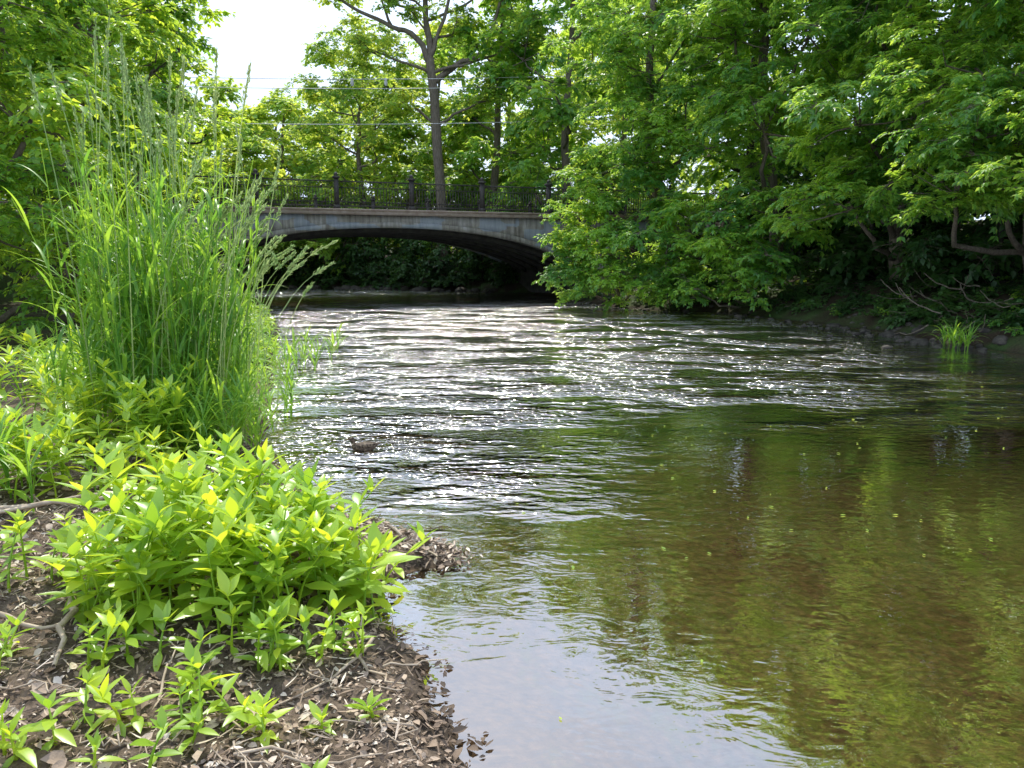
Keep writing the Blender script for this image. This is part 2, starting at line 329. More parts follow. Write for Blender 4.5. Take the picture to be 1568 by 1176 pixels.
def scatter(name,lib,pts,rots,scl,parent=None):
    me=bpy.data.meshes.new(name); n=len(pts); me.vertices.add(n); me.vertices.foreach_set('co',np.asarray(pts,dtype=np.float32).ravel())
    a=me.attributes.new('rot','FLOAT_VECTOR','POINT'); a.data.foreach_set('vector',np.asarray(rots,dtype=np.float32).ravel())
    a=me.attributes.new('scl','FLOAT','POINT'); a.data.foreach_set('value',np.asarray(scl,dtype=np.float32))
    a=me.attributes.new('var','INT','POINT'); a.data.foreach_set('value',rng.integers(0,4,n).astype(np.int32))
    o=obj(name,me,parent); md=o.modifiers.new('scatter','NODES'); md.node_group=lib; return o
def rot_out(out,tilt):
    ax=Vector((-out[1],out[0],0))
    if ax.length<1e-4: ax=Vector((1,0,0))
    ax.normalize()
    R=Matrix.Rotation(tilt,3,ax)@Matrix.Rotation(random.random()*6.283,3,'Z')
    return R.to_euler('XYZ')[:]
def smoothp(P,n=4,j=.0):
    P=np.asarray(P,float); out=[]
    for i in range(len(P)-1):
        p0=P[max(i-1,0)];p1=P[i];p2=P[i+1];p3=P[min(i+2,len(P)-1)]
        for s in range(n):
            t=s/n; out.append(.5*((2*p1)+(-p0+p2)*t+(2*p0-5*p1+4*p2-p3)*t*t+(-p0+3*p1-3*p2+p3)*t**3))
    out.append(P[-1]); out=np.array(out)
    if j: out[1:-1]+=rng.normal(0,j,(len(out)-2,3))
    return out
def tree(name,base,trunk,r0,lobes,lib,cs=1.0,dens=1.0,bark=M_bark,extra=None,shell=.38):
    bx,by=base; bz=float(hgt(bx,by))
    e=empty(name,(bx,by,bz)); B=np.array([bx,by,bz])
    mb=MB(); tp=np.array([(bx,by,bz-.3)]+[tuple(p) for p in trunk],float)-B
    ts=smoothp(tp,4,r0*.15); rr=np.linspace(1,.3,len(ts))*r0; rr[0]*=1.35
    mb.tube(ts,rr,10,.15)
    if extra:
        for pts,ra,rb in extra:
            p=smoothp(np.array(pts)-B,4,.04); mb.tube(p,np.linspace(ra,rb,len(p)),8,.1)
    P=[];R=[];S=[]
    for (x,y,z,rx,ry,rz) in lobes:
        c=np.array([x,y,z])-B
        tz=c[2]-rz*.6; k=int(np.argmin(np.abs(ts[:,2]-max(tz-1.0,ts[1,2])))); s=ts[k]; r=min(rr[k]*.55,.05+.03*max(rx,rz))
        mid=(s+c)/2+np.array([0,0,-.25*rz*.5])+rng.normal(0,.25,3)
        pl=smoothp([s,mid,c],4,.05); mb.tube(pl,np.linspace(r,r*.35,len(pl)),6,.1)
        n=int(dens*4.2*(rx*ry+rx*rz+ry*rz)/3/cs**2)
        for i in range(n):
            v=unit(rng.normal(0,1,3)); q=rng.random()**shell
            lump=1+.22*math.sin(3.1*v[0]+x)+.2*math.sin(4.3*v[1]+y*1.7)*math.cos(3.7*v[2]+z)
            p=c+v*np.array([rx,ry,rz])*q*lump
            gz=float(p[2]+B[2])
            if gz<.25: continue
            P.append(p); S.append(cs*rng.uniform(.65,1.25)); R.append(rot_out(v,rng.uniform(.05,.6)))
        for i in range(int(4+rx)):
            v=unit(rng.normal(0,1,3)); p=c+v*np.array([rx,ry,rz])*.85
            st=pl[-1]*.6+pl[-3]*.4; m2=(st+p)/2+rng.normal(0,.15,3)
            mb.tube([st,m2,p],[r*.35,r*.2,r*.06],5)
    obj('trunk_and_limbs',mb.mesh(name+'_wood',bark,True),e)
    scatter('foliage',lib,P,R,S,e)
    return e
def rand_lobes(x,y,z0,z1,r,n):
    out=[]
    for i in range(n):
        t=(i+.5)/n; z=z0+(z1-z0)*t; a=i*2.4+x; k=r*.6*math.sin(math.pi*min(.2+t*.8,1))+.3
        rr=r*rng.uniform(.5,.72)*(1-.3*t)
        out.append((x+k*math.cos(a),y+k*math.sin(a),z,rr,rr,rr*.75))
    return out

# ---- right bank trees
tree('shrub',(4.3,29.8),[(4.0,29.4,1.5),(3.6,29,3)],.12,[(2.6,28.6,1.3,1.3,1.2,1.1),(3.6,28.0,2.5,1.6,1.4,1.6),(2.1,28.7,3.0,1.0,1.0,1.3),(1.9,29.2,1.4,.9,.9,1.0),(4.6,27.4,1.2,1.6,1.2,1.2),(3.2,28.3,4.6,1.2,1.1,1.2)],LIB_right,.6,1.2)
tree('shrub',(8.4,26.2),[(8.2,25.9,1.5),(8,25.5,2.5)],.1,[(6.2,26.0,1.0,1.4,1.1,1.0),(7.8,24.9,1.3,1.3,1.1,1.0)],LIB_right,.55,1.2)
tree('riverside_tree',(6.3,30.8),[(6,30.3,3),(5.4,30.5,7),(5.5,31,12),(5.8,31,16)],.26,
  [(5.6,27.4,2.6,2.0,1.6,2.0),(4.6,28.9,5.8,2.2,2,2.2),(6.4,28.0,6.6,2.3,2,2.0),(4.4,30.0,9.5,2.6,2.4,2.4),(7,30,11,2.8,2.8,2.4),(5.5,32,14.5,3.2,3,2.6)],LIB_right,.8,1.05)
tree('riverside_tree',(9.6,27.5),[(9.4,27,3),(8.8,27,7),(8.8,27.6,12),(9,28,16)],.28,
  [(7.5,25.2,2.8,1.9,1.6,1.6),(8.8,24.2,3.6,1.8,1.8,1.4),(8.0,24.6,6.2,2.3,2.1,1.8),(7.4,26.0,9.4,2.4,2.3,2.1),(10,26,9.5,2.8,2.5,2.5),(8.6,27.6,13.0,3.0,3,2.6),(10.4,29,15.5,3.2,3.2,2.4)],LIB_right,.8,1.05)
tree('riverside_tree',(12.2,23.6),[(11.8,23.2,2.5),(11.2,22.8,6),(11.6,23,11),(12,23.5,16)],.24,
  [(9.2,20.8,3.4,1.6,1.5,.95),(10.8,21.2,4.2,2,1.8,1.3),(9.4,21.2,5.7,2.0,1.9,1.3),(11.6,21.2,7.2,2.4,2.2,1.8),(10.0,22.2,9.4,2.4,2.3,1.9),(12.8,22.5,11.5,2.8,2.6,2.4),(11.8,24,14.2,3.0,3,2.6),(13,25,17,3.2,3.2,2.6)],LIB_right,.75,1.05)
tree('riverside_tree',(13.2,18.8),[(12.8,18.6,2.5),(12.2,18.2,6),(12.2,18.2,10),(12.6,18.5,15)],.2,
  [(9.8,16.8,3.5,1.4,1.5,.7),(11.4,17.0,3.6,1.5,1.6,.8),(11.4,17.2,4.9,1.8,1.8,1.1),(10.2,17.2,6.0,1.8,1.8,1.0),(9.9,16.6,4.6,1.2,1.3,.6),(12.2,17.4,7.6,2.2,2.1,1.6),(10.4,18.0,8.8,2.1,2,1.6),(12.6,18.4,11.6,2.8,2.6,2.2),(12.4,19,15.5,3,3,2.6)],LIB_right,.68,1.1)
tree('riverside_tree',(13.6,14.2),[(13,14,2.5),(12.2,13.8,6),(12,13.8,10),(12.2,14,14)],.22,
  [(10.0,13.4,3.5,1.1,1.3,.55),(10.2,13.6,4.6,1.2,1.4,.7),(10.8,13.8,6.1,1.6,1.6,1.0),(12,14,7.6,2,2,1.5),(10.5,13.4,8.4,1.8,1.7,1.3),(12.4,14,11.2,2.6,2.5,2.1)],LIB_right,.6,1.15)
for (x,y) in [(13.5,27.5),(16,22.5),(15.2,17.5),(16.5,13.5),(11,31.5),(20,26),(13.6,21),(14.2,15.4),(12.2,25.6)]:
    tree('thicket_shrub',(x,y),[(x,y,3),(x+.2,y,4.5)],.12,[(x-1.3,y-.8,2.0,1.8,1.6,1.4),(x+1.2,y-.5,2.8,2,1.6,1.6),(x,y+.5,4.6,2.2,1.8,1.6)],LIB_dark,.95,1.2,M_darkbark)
for (x,y,h,r) in [(15.5,27,18,5),(19,22,18,5),(17,34,20,6),(11,35,18,5.5),(24,29,20,6),(18,17,16,4.5),(26,38,22,7),(15,43,22,6.5)]:
    tree('forest_tree',(x,y),[(x+.3,y,3),(x-.2,y,h*.5),(x,y,h*.85)],.3,rand_lobes(x,y,3.5,h,r,8),LIB_forest,1.3,.85,M_darkbark)
# ---- behind bridge, centre
tree('forest_tree',(3.5,46),[(3.4,46,5),(3.2,46,10),(3.5,46,18)],.4,rand_lobes(3.5,46,5,21,5,10),LIB_forest,1.3,.9)
tree('forest_tree',(-1.0,50.5),[(-1.2,50.5,5),(-1,50.5,10),(-.5,50.5,18)],.4,rand_lobes(-1.0,50.5,4.5,20,4.2,10),LIB_forest,1.2,.9)
tree('forest_tree',(8,55),[(8,55,5),(8,55,10),(8,55,20)],.4,rand_lobes(8,55,4,23,6,10),LIB_far,1.5,.9)
k=48/45.
def K(p): return (p[0]*k,p[1]*k,1.8+(p[2]-1.8)*k)
tree('tall_tree',(-4.4,48.2),[K(p) for p in [(-4.2,45,6.4),(-4.6,45,12.4),(-4.75,45.2,13.8),(-5.0,45.4,16.0),(-4.6,45.6,18.5)]],.38,
  [K(l[:3])+l[3:] for l in [(-10.4,45,17.6,2.6,2.2,1.3),(-7.6,45.5,17.4,2.2,2,1.2),(-5,46,19.5,3,3,2),(-.4,45.2,17.6,2.6,2.6,1.8),(1.2,45,14.2,2.2,2.2,1.5),(-8.4,44.6,13.6,2.2,1.9,1.1),(-2.2,45,20,3,3,2),(-1.0,44.6,11,1.9,1.8,1.3),(-6.6,46,11.2,1.9,1.8,1.1),(-3.2,46,15.8,1.8,1.8,1.2),(-6.0,44.8,16.2,1.6,1.5,.9)]],LIB_far,.8,1.0,M_bark,
  extra=[([K(p) for p in a],ra,rb) for a,ra,rb in [([(-4.6,45,12.6),(-5.4,45,14.4),(-6.9,45,15.1),(-8.6,45,15.8),(-10.6,45,17)],.2,.07),
         ([(-4.5,45,12.0),(-3.2,45,13.0),(-1.8,45,13.6),(-.9,45,15.6),(-.4,45,17.5)],.2,.07),
         ([(-4.7,45,13.4),(-3.9,45,15.5),(-3.0,45,18.5)],.15,.06),
         ([(-6.9,45,15.1),(-7.6,45,16.8)],.1,.04),([(-4.4,45,9.6),(-5.6,45,10.6)],.1,.04)]])
tree('spreading_tree',(-10.2,52),[(-10.2,52,5),(-10.4,52,9),(-10.2,52,12)],.28,
  [(-13.2,52,13.0,2.1,2,1.0),(-12.2,52,15.3,2.2,2,.9),(-9.4,52,16.4,2.8,2.4,1.1),(-7.0,52,14.6,2.4,2,1.0),(-10.4,51.6,12.6,2.6,2,1.0),(-7.6,51.6,11.8,2.0,1.8,.9),(-12.8,51.6,10.4,2.1,1.8,.9),(-9.5,51.6,9.6,2.4,1.8,1.0)],LIB_far,.85,1.1)
for (x,y,h,r) in [(-10.5,60,19,5),(-16.8,57,15.5,4.8),(-22,60,16.2,5),(-29,62,23,5.5),(-5.5,60,21,5.5),(0,62,23,6),(-35,58,22,6),(-13,52,9,3.8),(-18.5,51,11,4.4),(-7.0,53.5,10,4.2),(14,66,24,7),(6,70,24,7),(-40,66,22,7),(-24,52,12,4.5),(-3,55,14,4.5),(-19.5,64,16.5,5),(-14,64,18,5)]:
    tree('background_tree',(x,y),[(x+.2,y,4),(x-.3,y,h*.5),(x,y,h*.8)],.25,rand_lobes(x,y,3.0,h-1.5,r,9),LIB_far,1.35,1.0)
for (x,y) in [(-5.6,47.3),(-9.5,50.2),(-1.8,46.2),(-13.5,52.4),(-17.5,54.8),(.5,45),(-3.5,47.5),(-7.5,49.4),(-11.5,51.5)]:
    tree('shrub',(x,y),[(x,y,1.6),(x,y,2.4)],.08,[(x-.9,y-.5,1.2,1.4,1.0,1.0),(x+.9,y-.4,1.5,1.4,1.0,1.2),(x,y+.2,2.8,1.6,1.0,1.2)],LIB_dark,.75,1.2,M_darkbark)
# ---- left bank trees
tree('left_bank_tree',(-9.3,12.5),[(-9.2,12.4,2.5),(-8.8,12.4,5),(-8.8,12.6,8)],.2,
  [(-8.6,11.6,2.6,1.6,1.5,1.3),(-7.6,12.2,4.0,1.5,1.5,1.2),(-9,11.6,4.8,1.7,1.7,1.3),(-8.0,12.4,5.8,1.6,1.5,1.2),(-9.2,12.6,7,1.9,1.8,1.5),(-8.2,13.6,7.4,1.6,1.6,1.2),(-7.8,13.4,1.6,1.3,1.3,1.2)],LIB_left,.6,1.15)
tree('left_bank_tree',(-10.5,18),[(-10.4,18,3),(-10,18,6),(-9.8,18.2,9.5)],.24,
  [(-9.6,16.8,2.2,1.9,1.6,1.8),(-8.6,17.6,4.6,1.6,1.6,1.5),(-10.4,17,5.6,2,2,1.7),(-9.3,18,7.4,1.8,1.8,1.5),(-10.4,18,9,2.2,2.2,1.7),(-9.8,19,10.6,1.6,1.6,1.2)],LIB_left,.7,1.1)
tree('left_bank_tree',(-14,24.5),[(-13.8,24.5,3),(-13.2,24.5,7),(-12.8,24.6,11)],.28,
  [(-11.6,23,2.2,2,1.8,1.8),(-11.2,24,5.0,1.9,1.8,1.6),(-13.4,23.6,7.2,2.4,2.3,1.9),(-11.3,25,8.0,1.9,1.5,1.3),(-11.4,25,10.2,1.8,1.5,1.3),(-14.0,25,12,2.5,2.5,2.0),(-15.6,25,9,2.6,2.6,2.4)],LIB_left,.85,1.15)
tree('shrub',(-12.2,28.3),[(-12.2,28.2,1.5),(-12,28,2.6)],.1,[(-11.8,27.6,1.2,1.0,.9,.9),(-13,27.6,2.4,1.4,1.2,1.2)],LIB_left,.6,1.1)
for (x,y,h,r) in [(-17.5,30,14,4.2),(-21,38,17,5),(-16.2,38,15,3.4),(-17,20,15,4.5),(-23,28,18,6),(-15,14,13,4),(-28,44,20,6)]:
    tree('forest_tree',(x,y),[(x+.2,y,3),(x-.3,y,h*.5),(x,y,h*.8)],.28,rand_lobes(x,y,2,h-1,r,8),LIB_left,1.2,1.0,M_darkbark)

def under(name,lib,n,gen,smin,smax):
    P=[];R=[];S=[]
    while len(P)<n:
        x,y=gen()
        z=float(hgt(x,y))
        if z<.06: continue
        P.append((x,y,z+.1)); R.append((rng.normal(0,.2),rng.normal(0,.2),rng.random()*6.28)); S.append(rng.uniform(smin,smax))
    scatter(name,lib,P,R,S)
def gR():
    y=rng.uniform(14.0,34); xr=np.interp(y,RB[:,1],RB[:,0]); return xr+.35+abs(rng.normal(0,2.4)),y
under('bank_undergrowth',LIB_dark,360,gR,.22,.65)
under('bank_undergrowth',LIB_right,45,gR,.15,.35)
def gL():
    y=rng.uniform(10.5,28); xl=np.interp(y,LB[:19,1],LB[:19,0]); return xl-.2-abs(rng.normal(0,2.2)),y
under('bank_undergrowth',LIB_left,200,gL,.2,.5)
def gB(): return rng.uniform(-24,4),rng.uniform(46.5,58)
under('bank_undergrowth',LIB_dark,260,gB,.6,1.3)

# ------------------------------------------------------------------ bridge
def zb(u): return 3.2-.0150*u*u-.0001*u**4
br=empty('concrete_arch_bridge',(BO[0],BO[1],0),BA)
us=np.linspace(-9,9,49)
def slab(mb,w0,w1,zbot,ztop,us=us):
    n=len(us); V=[]
    for u in us:
        b=zbot(u); t=ztop(u) if callable(ztop) else ztop
        V+= [(u,w0,b),(u,w0,t),(u,w1,t),(u,w1,b)]
    F=[]
    for i in range(n-1):
        a=i*4;c=a+4
        F+=[(a,a+1,c+1,c),(a+1,a+2,c+2,c+1),(a+2,a+3,c+3,c+2),(a+3,a,c,c+3)]
    F+=[(0,3,2,1),((n-1)*4,(n-1)*4+1,(n-1)*4+2,(n-1)*4+3)]
    mb.add(V,F)
mb=MB(); slab(mb,0,.45,zb,3.70); slab(mb,10.55,11,zb,3.70); obj('spandrel_walls',mb.mesh('spandrel',M_conc),br)
mb=MB(); slab(mb,-.05,-.002,zb,lambda u:zb(u)+.22); obj('arch_ring',mb.mesh('ring',M_conc),br)
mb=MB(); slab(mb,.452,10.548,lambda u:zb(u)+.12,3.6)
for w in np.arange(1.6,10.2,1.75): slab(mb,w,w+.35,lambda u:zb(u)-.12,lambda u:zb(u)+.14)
M_barrel=simplemat('shaded_concrete',[(.3,(.025,.022,.02)),(.7,(.07,.064,.054))],3,.9,.4)  # darker copy of the concrete: shade inside the arch put into its colour
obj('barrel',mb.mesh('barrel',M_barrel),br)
mb=MB()
for s in(-1,1):
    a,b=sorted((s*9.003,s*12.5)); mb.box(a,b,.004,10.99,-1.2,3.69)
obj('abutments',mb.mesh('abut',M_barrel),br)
mb=MB()
for s in(-1,1):
    a,b=sorted((s*9.003,s*20)); mb.box(a,b,-.004,.003,-1,3.69)
obj('wing_walls',mb.mesh('wing',M_conc),br)
mb=MB(); mb.box(-20,20,-.16,.5,3.702,3.86); mb.box(-20,20,-.22,.4,3.862,3.93); mb.box(-20,20,10.5,11.16,3.702,3.93)
M_corn=simplemat('cornice',[(.3,(.22,.16,.125)),(.7,(.38,.31,.26))],4,.85,.3)
obj('cornice',mb.mesh('corn',M_corn),br)
mb=MB(); mb.box(-60,60,.51,10.49,3.72,3.85); obj('roadway',mb.mesh('road',M_asph),br)
mb=MB()
def railing(w):
    zt=3.93
    for i in range(-5,7):
        u=i*3.1+.75
        mb.box(u-.13,u+.13,w-.13,w+.13,zt,zt+.16); mb.box(u-.09,u+.09,w-.09,w+.09,zt+.16,zt+1.22); mb.box(u-.14,u+.14,w-.14,w+.14,zt+1.22,zt+1.30)
        mb.tube([(u,w,zt+1.3),(u,w,zt+1.36),(u,w,zt+1.43),(u,w,zt+1.47)],[.05,.09,.07,.01],8)
        if i<6:
            a=u+.09;b=u+3.01
            for z,h in((.12,.035),(.84,.03),(1.08,.05)): mb.box(a,b,w-.025,w+.025,zt+z,zt+z+h)
            kk=np.linspace(a,b,25)[1:-1]
            for x in kk: mb.box(x-.012,x+.012,w-.012,w+.012,zt+.155,zt+.84)
            for x in np.linspace(a+.12,b-.12,13):
                an=np.linspace(0,2*np.pi,9)
                mb.tube([(x+.095*math.cos(t),w,zt+.975+.1*math.sin(t)) for t in an],.012,4)
            for x in np.linspace(a,b,7)[:-1]:
                c=(b-a)/6
                mb.tube([(x,w,zt+.2),(x+c/2,w+.02,zt+.55),(x+c,w,zt+.2)],.011,4)
railing(.12); railing(10.88)
obj('iron_railing',mb.mesh('railing',M_iron),br)

mb=MB()
for z0,dy in((12.4,0),(12.0,.6),(9.9,.3)):
    mb.tube([(x,46.5+dy+x*.05,z0+.0012*(x+14)**2) for x in np.linspace(-40,6,24)],.02,5)
for x in(-9.5,-7.5): mb.tube([(x,46.3,12.1),(x,46.3,12.25),(x,46.3,12.55)],[.06,.12,.06],6)
obj('power_lines',mb.mesh('power_lines',M_wire))

# ------------------------------------------------------------------ rocks
import bmesh
bm=bmesh.new(); bmesh.ops.create_icosphere(bm,subdivisions=2,radius=1)
ICV=np.array([v.co[:] for v in bm.verts]); ICF=np.array([[v.index for v in f.verts] for f in bm.faces]); bm.free()
def rockmesh(mb,c,s,seed):
    kk=np.array([1+.35*mnoise.noise(Vector(v*1.3+seed)) +.2*mnoise.noise(Vector(v*3+seed)) for v in ICV])
    V=ICV*kk[:,None]*np.array(s); a=seed*1.7; R=np.array([[math.cos(a),-math.sin(a),0],[math.sin(a),math.cos(a),0],[0,0,1]])
    mb.add(V@R.T+np.array(c),ICF)
mb=MB()
for i in range(300):
    y=rng.uniform(14.5,33) if i%3 else rng.uniform(15,21); x=np.interp(y,RB[:10,1],RB[:10,0])+rng.normal(0,.6)-.1
    s=rng.uniform(.03,.10)*(1+.8*(rng.random()<.08)); rockmesh(mb,(x,y,rng.uniform(-.05,.02)+max(0,float(hgt(x,y)))*.9),(s*1.3,s,s*.7),i*1.37)
for i in range(60):
    t=rng.random(); x=-1-16*t+rng.normal(0,.5); y=np.interp(-x,[-1,4,9,18],[42,46,49,54])-.1+rng.normal(0,.4)
    s=rng.uniform(.12,.38); rockmesh(mb,(x,y,.0),(s*1.4,s,s*.8),i*2.1+500)
obj('bank_rocks',mb.mesh('bank_rocks',M_rock,True))
# ---- duck afloat near the left bank, heading left (-x)
dk=empty('duck',(-1.43,6.95,0),math.radians(12))
mb=MB()
sp=[(-.118,0,.036),(-.105,0,.036),(-.08,0,.036),(-.04,0,.032),(.01,0,.03),(.06,0,.034),(.10,0,.045),(.135,0,.062),(.15,0,.07)]
mb.tube(sp,[.002,.03,.047,.058,.06,.052,.034,.014,.002],14,0,.8)
hs=[(-.085,0,.05),(-.098,0,.075),(-.103,0,.098),(-.108,0,.115),(-.118,0,.124),(-.133,0,.122),(-.146,0,.116),(-.15,0,.113)]
mb.tube(hs,[.030,.021,.018,.023,.026,.024,.013,.002],12,0,1.0)
for s in(-1,1):
    mb.tube([(-.05,s*.047,.052),(0,s*.056,.056),(.06,s*.046,.058),(.115,s*.02,.07)],[.006,.02,.018,.003],8,0,1.0)
obj('body',mb.mesh('duck_body',M_feather,True),dk)
mb=MB(); mb.tube([(-.143,0,.116),(-.16,0,.111),(-.178,0,.108),(-.182,0,.108)],[.011,.010,.010,.003],8,0,.5); obj('bill',mb.mesh('duck_bill',M_bill,True),dk)

# ------------------------------------------------------------------ foreground: litter, sticks
mb=MB()
def litter(n,x0,x1,y0,y1,lmin,lmax,wmin,wmax,lift,tilt,cmin=-.4,cmax=.5,zmin=.0):
    X=rng.uniform(x0,x1,n); Y=y0+rng.random(n)**1.25*(y1-y0); z=hgt(X,Y); kk=z>zmin
    X,Y,z=X[kk],Y[kk],z[kk]; n=len(X); az=rng.random(n)*6.283
    D=np.stack([np.cos(az),np.sin(az),rng.normal(0,tilt,n)],1); NN=unit(np.stack([rng.normal(0,tilt*1.4,n),rng.normal(0,tilt*1.4,n),np.ones(n)],1))
    L=rng.uniform(lmin,lmax,n); V,F,R=leaves(np.stack([X,Y,np.maximum(z,0)+rng.uniform(.0,lift,n)],1),D,NN,L,L*rng.uniform(wmin,wmax,n),PR3,rng.uniform(cmin,cmax,n),.5)
    wet=np.repeat(np.clip((z+.02)/.09,0.2,1),12); mb.add(V,F,R*wet)
litter(30000,-4.2,.3,1.7,8.7,.008,.034,.10,.4,.020,.32)
litter(3000,-4.2,.3,1.7,8.7,.035,.08,.2,.42,.03,.35,-.6,.8)
litter(5500,-3.5,.3,1.7,6,.03,.11,.03,.06,.03,.2)
litter(2500,-1.2,.3,1.7,5.2,.015,.05,.15,.4,.012,.15,-.2,.3,-.035)
n=1300; t=rng.random(n); X=-1.15+.8*t+rng.normal(0,.07,n); Y=4.85-.55*t+rng.normal(0,.09,n); z=np.maximum(hgt(X,Y),0)+rng.random(n)*.03
az=rng.random(n)*6.283; D=np.stack([np.cos(az),np.sin(az),rng.normal(0,.35,n)],1); NN=unit(rng.normal(0,.5,(n,3))+[0,0,1]); L=rng.uniform(.015,.07,n)
V,F,R=leaves(np.stack([X,Y,z],1),D,NN,L,L*rng.uniform(.05,.3,n),PR3,.2,.5); mb.add(V,F,R)
obj('leaf_litter',mb.mesh('leaf_litter',M_litter))
def stick(mb,p0,p1,r,sag=.03):
    p0=np.array(p0,float);p1=np.array(p1,float); ts=np.linspace(0,1,7); P=[p0+(p1-p0)*t+rng.normal(0,.012,3)+np.array([0,0,-sag*math.sin(math.pi*t)]) for t in ts]
    mb.tube(P,np.linspace(r,r*.45,7),7,.2)
def G(x,y,dz=0): return (x,y,float(hgt(x,y))+dz)
mb=MB()
stick(mb,G(-2.05,3.25,.08),G(-1.78,2.65,.08),.018); stick(mb,G(-2.5,3.1,.08),G(-1.95,3.0,.06),.016); stick(mb,G(-3.2,4.2,.1),G(-2.3,4.35,.25),.02)
stick(mb,G(-3.3,4.0,.1),G(-2.5,4.5,.15),.015); stick(mb,G(-.62,3.1,.05),G(-.9,2.5,.03),.008); stick(mb,G(-.55,2.95,.04),G(-.3,3.0,.12),.005)
stick(mb,G(-1.2,4.8,0),G(-1.13,4.75,.25),.012); stick(mb,G(-.8,4.55,.03),G(-.3,4.35,.03),.02); stick(mb,G(-.75,4.5,.06),G(-.45,4.22,.03),.012); stick(mb,G(-1.3,5.0,.06),G(-.7,4.6,.05),.012)
stick(mb,G(-.75,3.05,.03),G(-.45,2.75,.06),.009); stick(mb,G(-2.2,2.5,.03),G(-1.5,2.6,.03),.008); stick(mb,G(-.9,2.2,.03),G(-.35,2.45,.04),.006)
for i in range(300):
    x=rng.uniform(-3.4,-.2);y=rng.uniform(2,6)
    if hgt(x,y)<.02: continue
    a=rng.random()*6.28;l=rng.uniform(.06,.35); x2=x+l*math.cos(a); y2=y+l*math.sin(a)
    stick(mb,(x,y,max(hgt(x,y),0)+.018),(x2,y2,max(hgt(x2,y2),0)+rng.uniform(.01,.06)),rng.uniform(.0015,.006),.0)
obj('dead_branches',mb.mesh('dead_branches',M_stick,True))
mb=MB(); stick(mb,G(-1.13,3.2,.0),G(-1.22,3.3,.50),.018,0); obj('broken_stump',mb.mesh('stump',M_bark,True))
mb=MB()
for i in range(26):
    x=rng.uniform(9.8,11.8);y=rng.uniform(14.8,20); a=rng.uniform(2.2,4.2);l=rng.uniform(.5,1.8)
    stick(mb,G(x,y,.3),(x+l*math.cos(a)*.6,y+l*math.sin(a),float(max(hgt(x,y),0))+rng.uniform(.0,.9)),rng.uniform(.008,.022),.1)
obj('fallen_branches',mb.mesh('fallen_branches',M_bark,True))

# ------------------------------------------------------------------ foreground herbs
def herbs(name,stems,mat=M_plant,wr=.17,gap=.07):
    mb=MB(); st=MB()
    for (x,y,h,ls) in stems:
        z=max(float(hgt(x,y)),0); lean=rng.normal(0,.12,2)
        nn=max(4,int(h/gap)); ph=rng.random()*3
        P=[];D=[];NN=[];L=[];C=[]
        pts=[np.array([x+lean[0]*h*t*t*2,y+lean[1]*h*t*t*2,z+h*t]) for t in np.linspace(0,1,7)]
        st.tube(pts,np.linspace(.007,.003,7),5)
        for i in range(nn):
            t=.22+.78*i/(nn-1); p=np.array([x+lean[0]*h*t*t*2,y+lean[1]*h*t*t*2,z+h*t])
            kk=2 if t<.85 else 4
            for q in range(kk):
                a=ph+i*1.57+q*6.283/kk+rng.normal(0,.25)
                el=-.12+.95*t**2+rng.normal(0,.22)
                D.append((math.cos(a)*math.cos(el),math.sin(a)*math.cos(el),math.sin(el)))
                NN.append((-math.cos(a)*math.sin(el),-math.sin(a)*math.sin(el),math.cos(el)))
                P.append(p); L.append(ls*rng.uniform(.75,1.15)*(1-.3*max(0,t-.8)/.2)*(.6+.4*min(1,t*2))); C.append(rng.uniform(-.02,.28))
        P=np.array(P);D=np.array(D);NN=np.array(NN)+rng.normal(0,.15,(len(P),3));L=np.array(L)
        V,F,R=leaves(P,D,NN,L,L*rng.uniform(wr*.85,wr*1.15,len(L)),PR6,np.array(C),.28); mb.add(V,F,R)
    mb.add(np.concatenate(st.V),np.concatenate(st.F),np.concatenate(st.R))
    obj(name,mb.mesh(name,mat,True))
S=[]
for i in range(130):
    while True:
        x=rng.uniform(-2.35,-.8); y=rng.uniform(3.0,4.35)
        e=((x+1.5)/.72)**2+((y-3.65)/.68)**2
        if e<1: break
    S.append((x,y,rng.uniform(.34,.66)*(1-.35*e),rng.uniform(.15,.225)))
for i in range(12): S.append((rng.normal(-.76,.07),rng.normal(3.62,.1),rng.uniform(.2,.40),rng.uniform(.16,.25)))
herbs('broadleaf_herb',S)
S=[]
for cx,cy,sd,nn,h in [(-.95,2.85,.10,9,.2),(-1.2,2.5,.12,9,.13),(-1.6,2.75,.12,6,.16),(-1.45,2.3,.14,7,.12),(-.75,2.95,.07,4,.14),(-2.4,3.5,.15,12,.25),(-1.0,2.3,.1,3,.1),(-2.0,2.8,.1,4,.13),(-.62,2.4,.15,3,.06)]:
    for i in range(nn): S.append((rng.normal(cx,sd),rng.normal(cy,sd),h*rng.uniform(.7,1.3),rng.uniform(.08,.14)))
herbs('herb_seedlings',S,gap=.05)
S=[]
for cx,cy,sd,nn,h in [(-3.3,5.0,.25,22,.42),(-3.6,6.0,.3,20,.5),(-2.7,5.2,.2,12,.3),(-4.2,7.2,.5,22,.5),(-3.0,6.0,.15,12,.6),(-5.5,9,.8,35,.5)]:
    for i in range(nn): S.append((rng.normal(cx,sd),rng.normal(cy,sd),h*rng.uniform(.7,1.3),rng.uniform(.16,.24)))
herbs('bank_weeds',S)

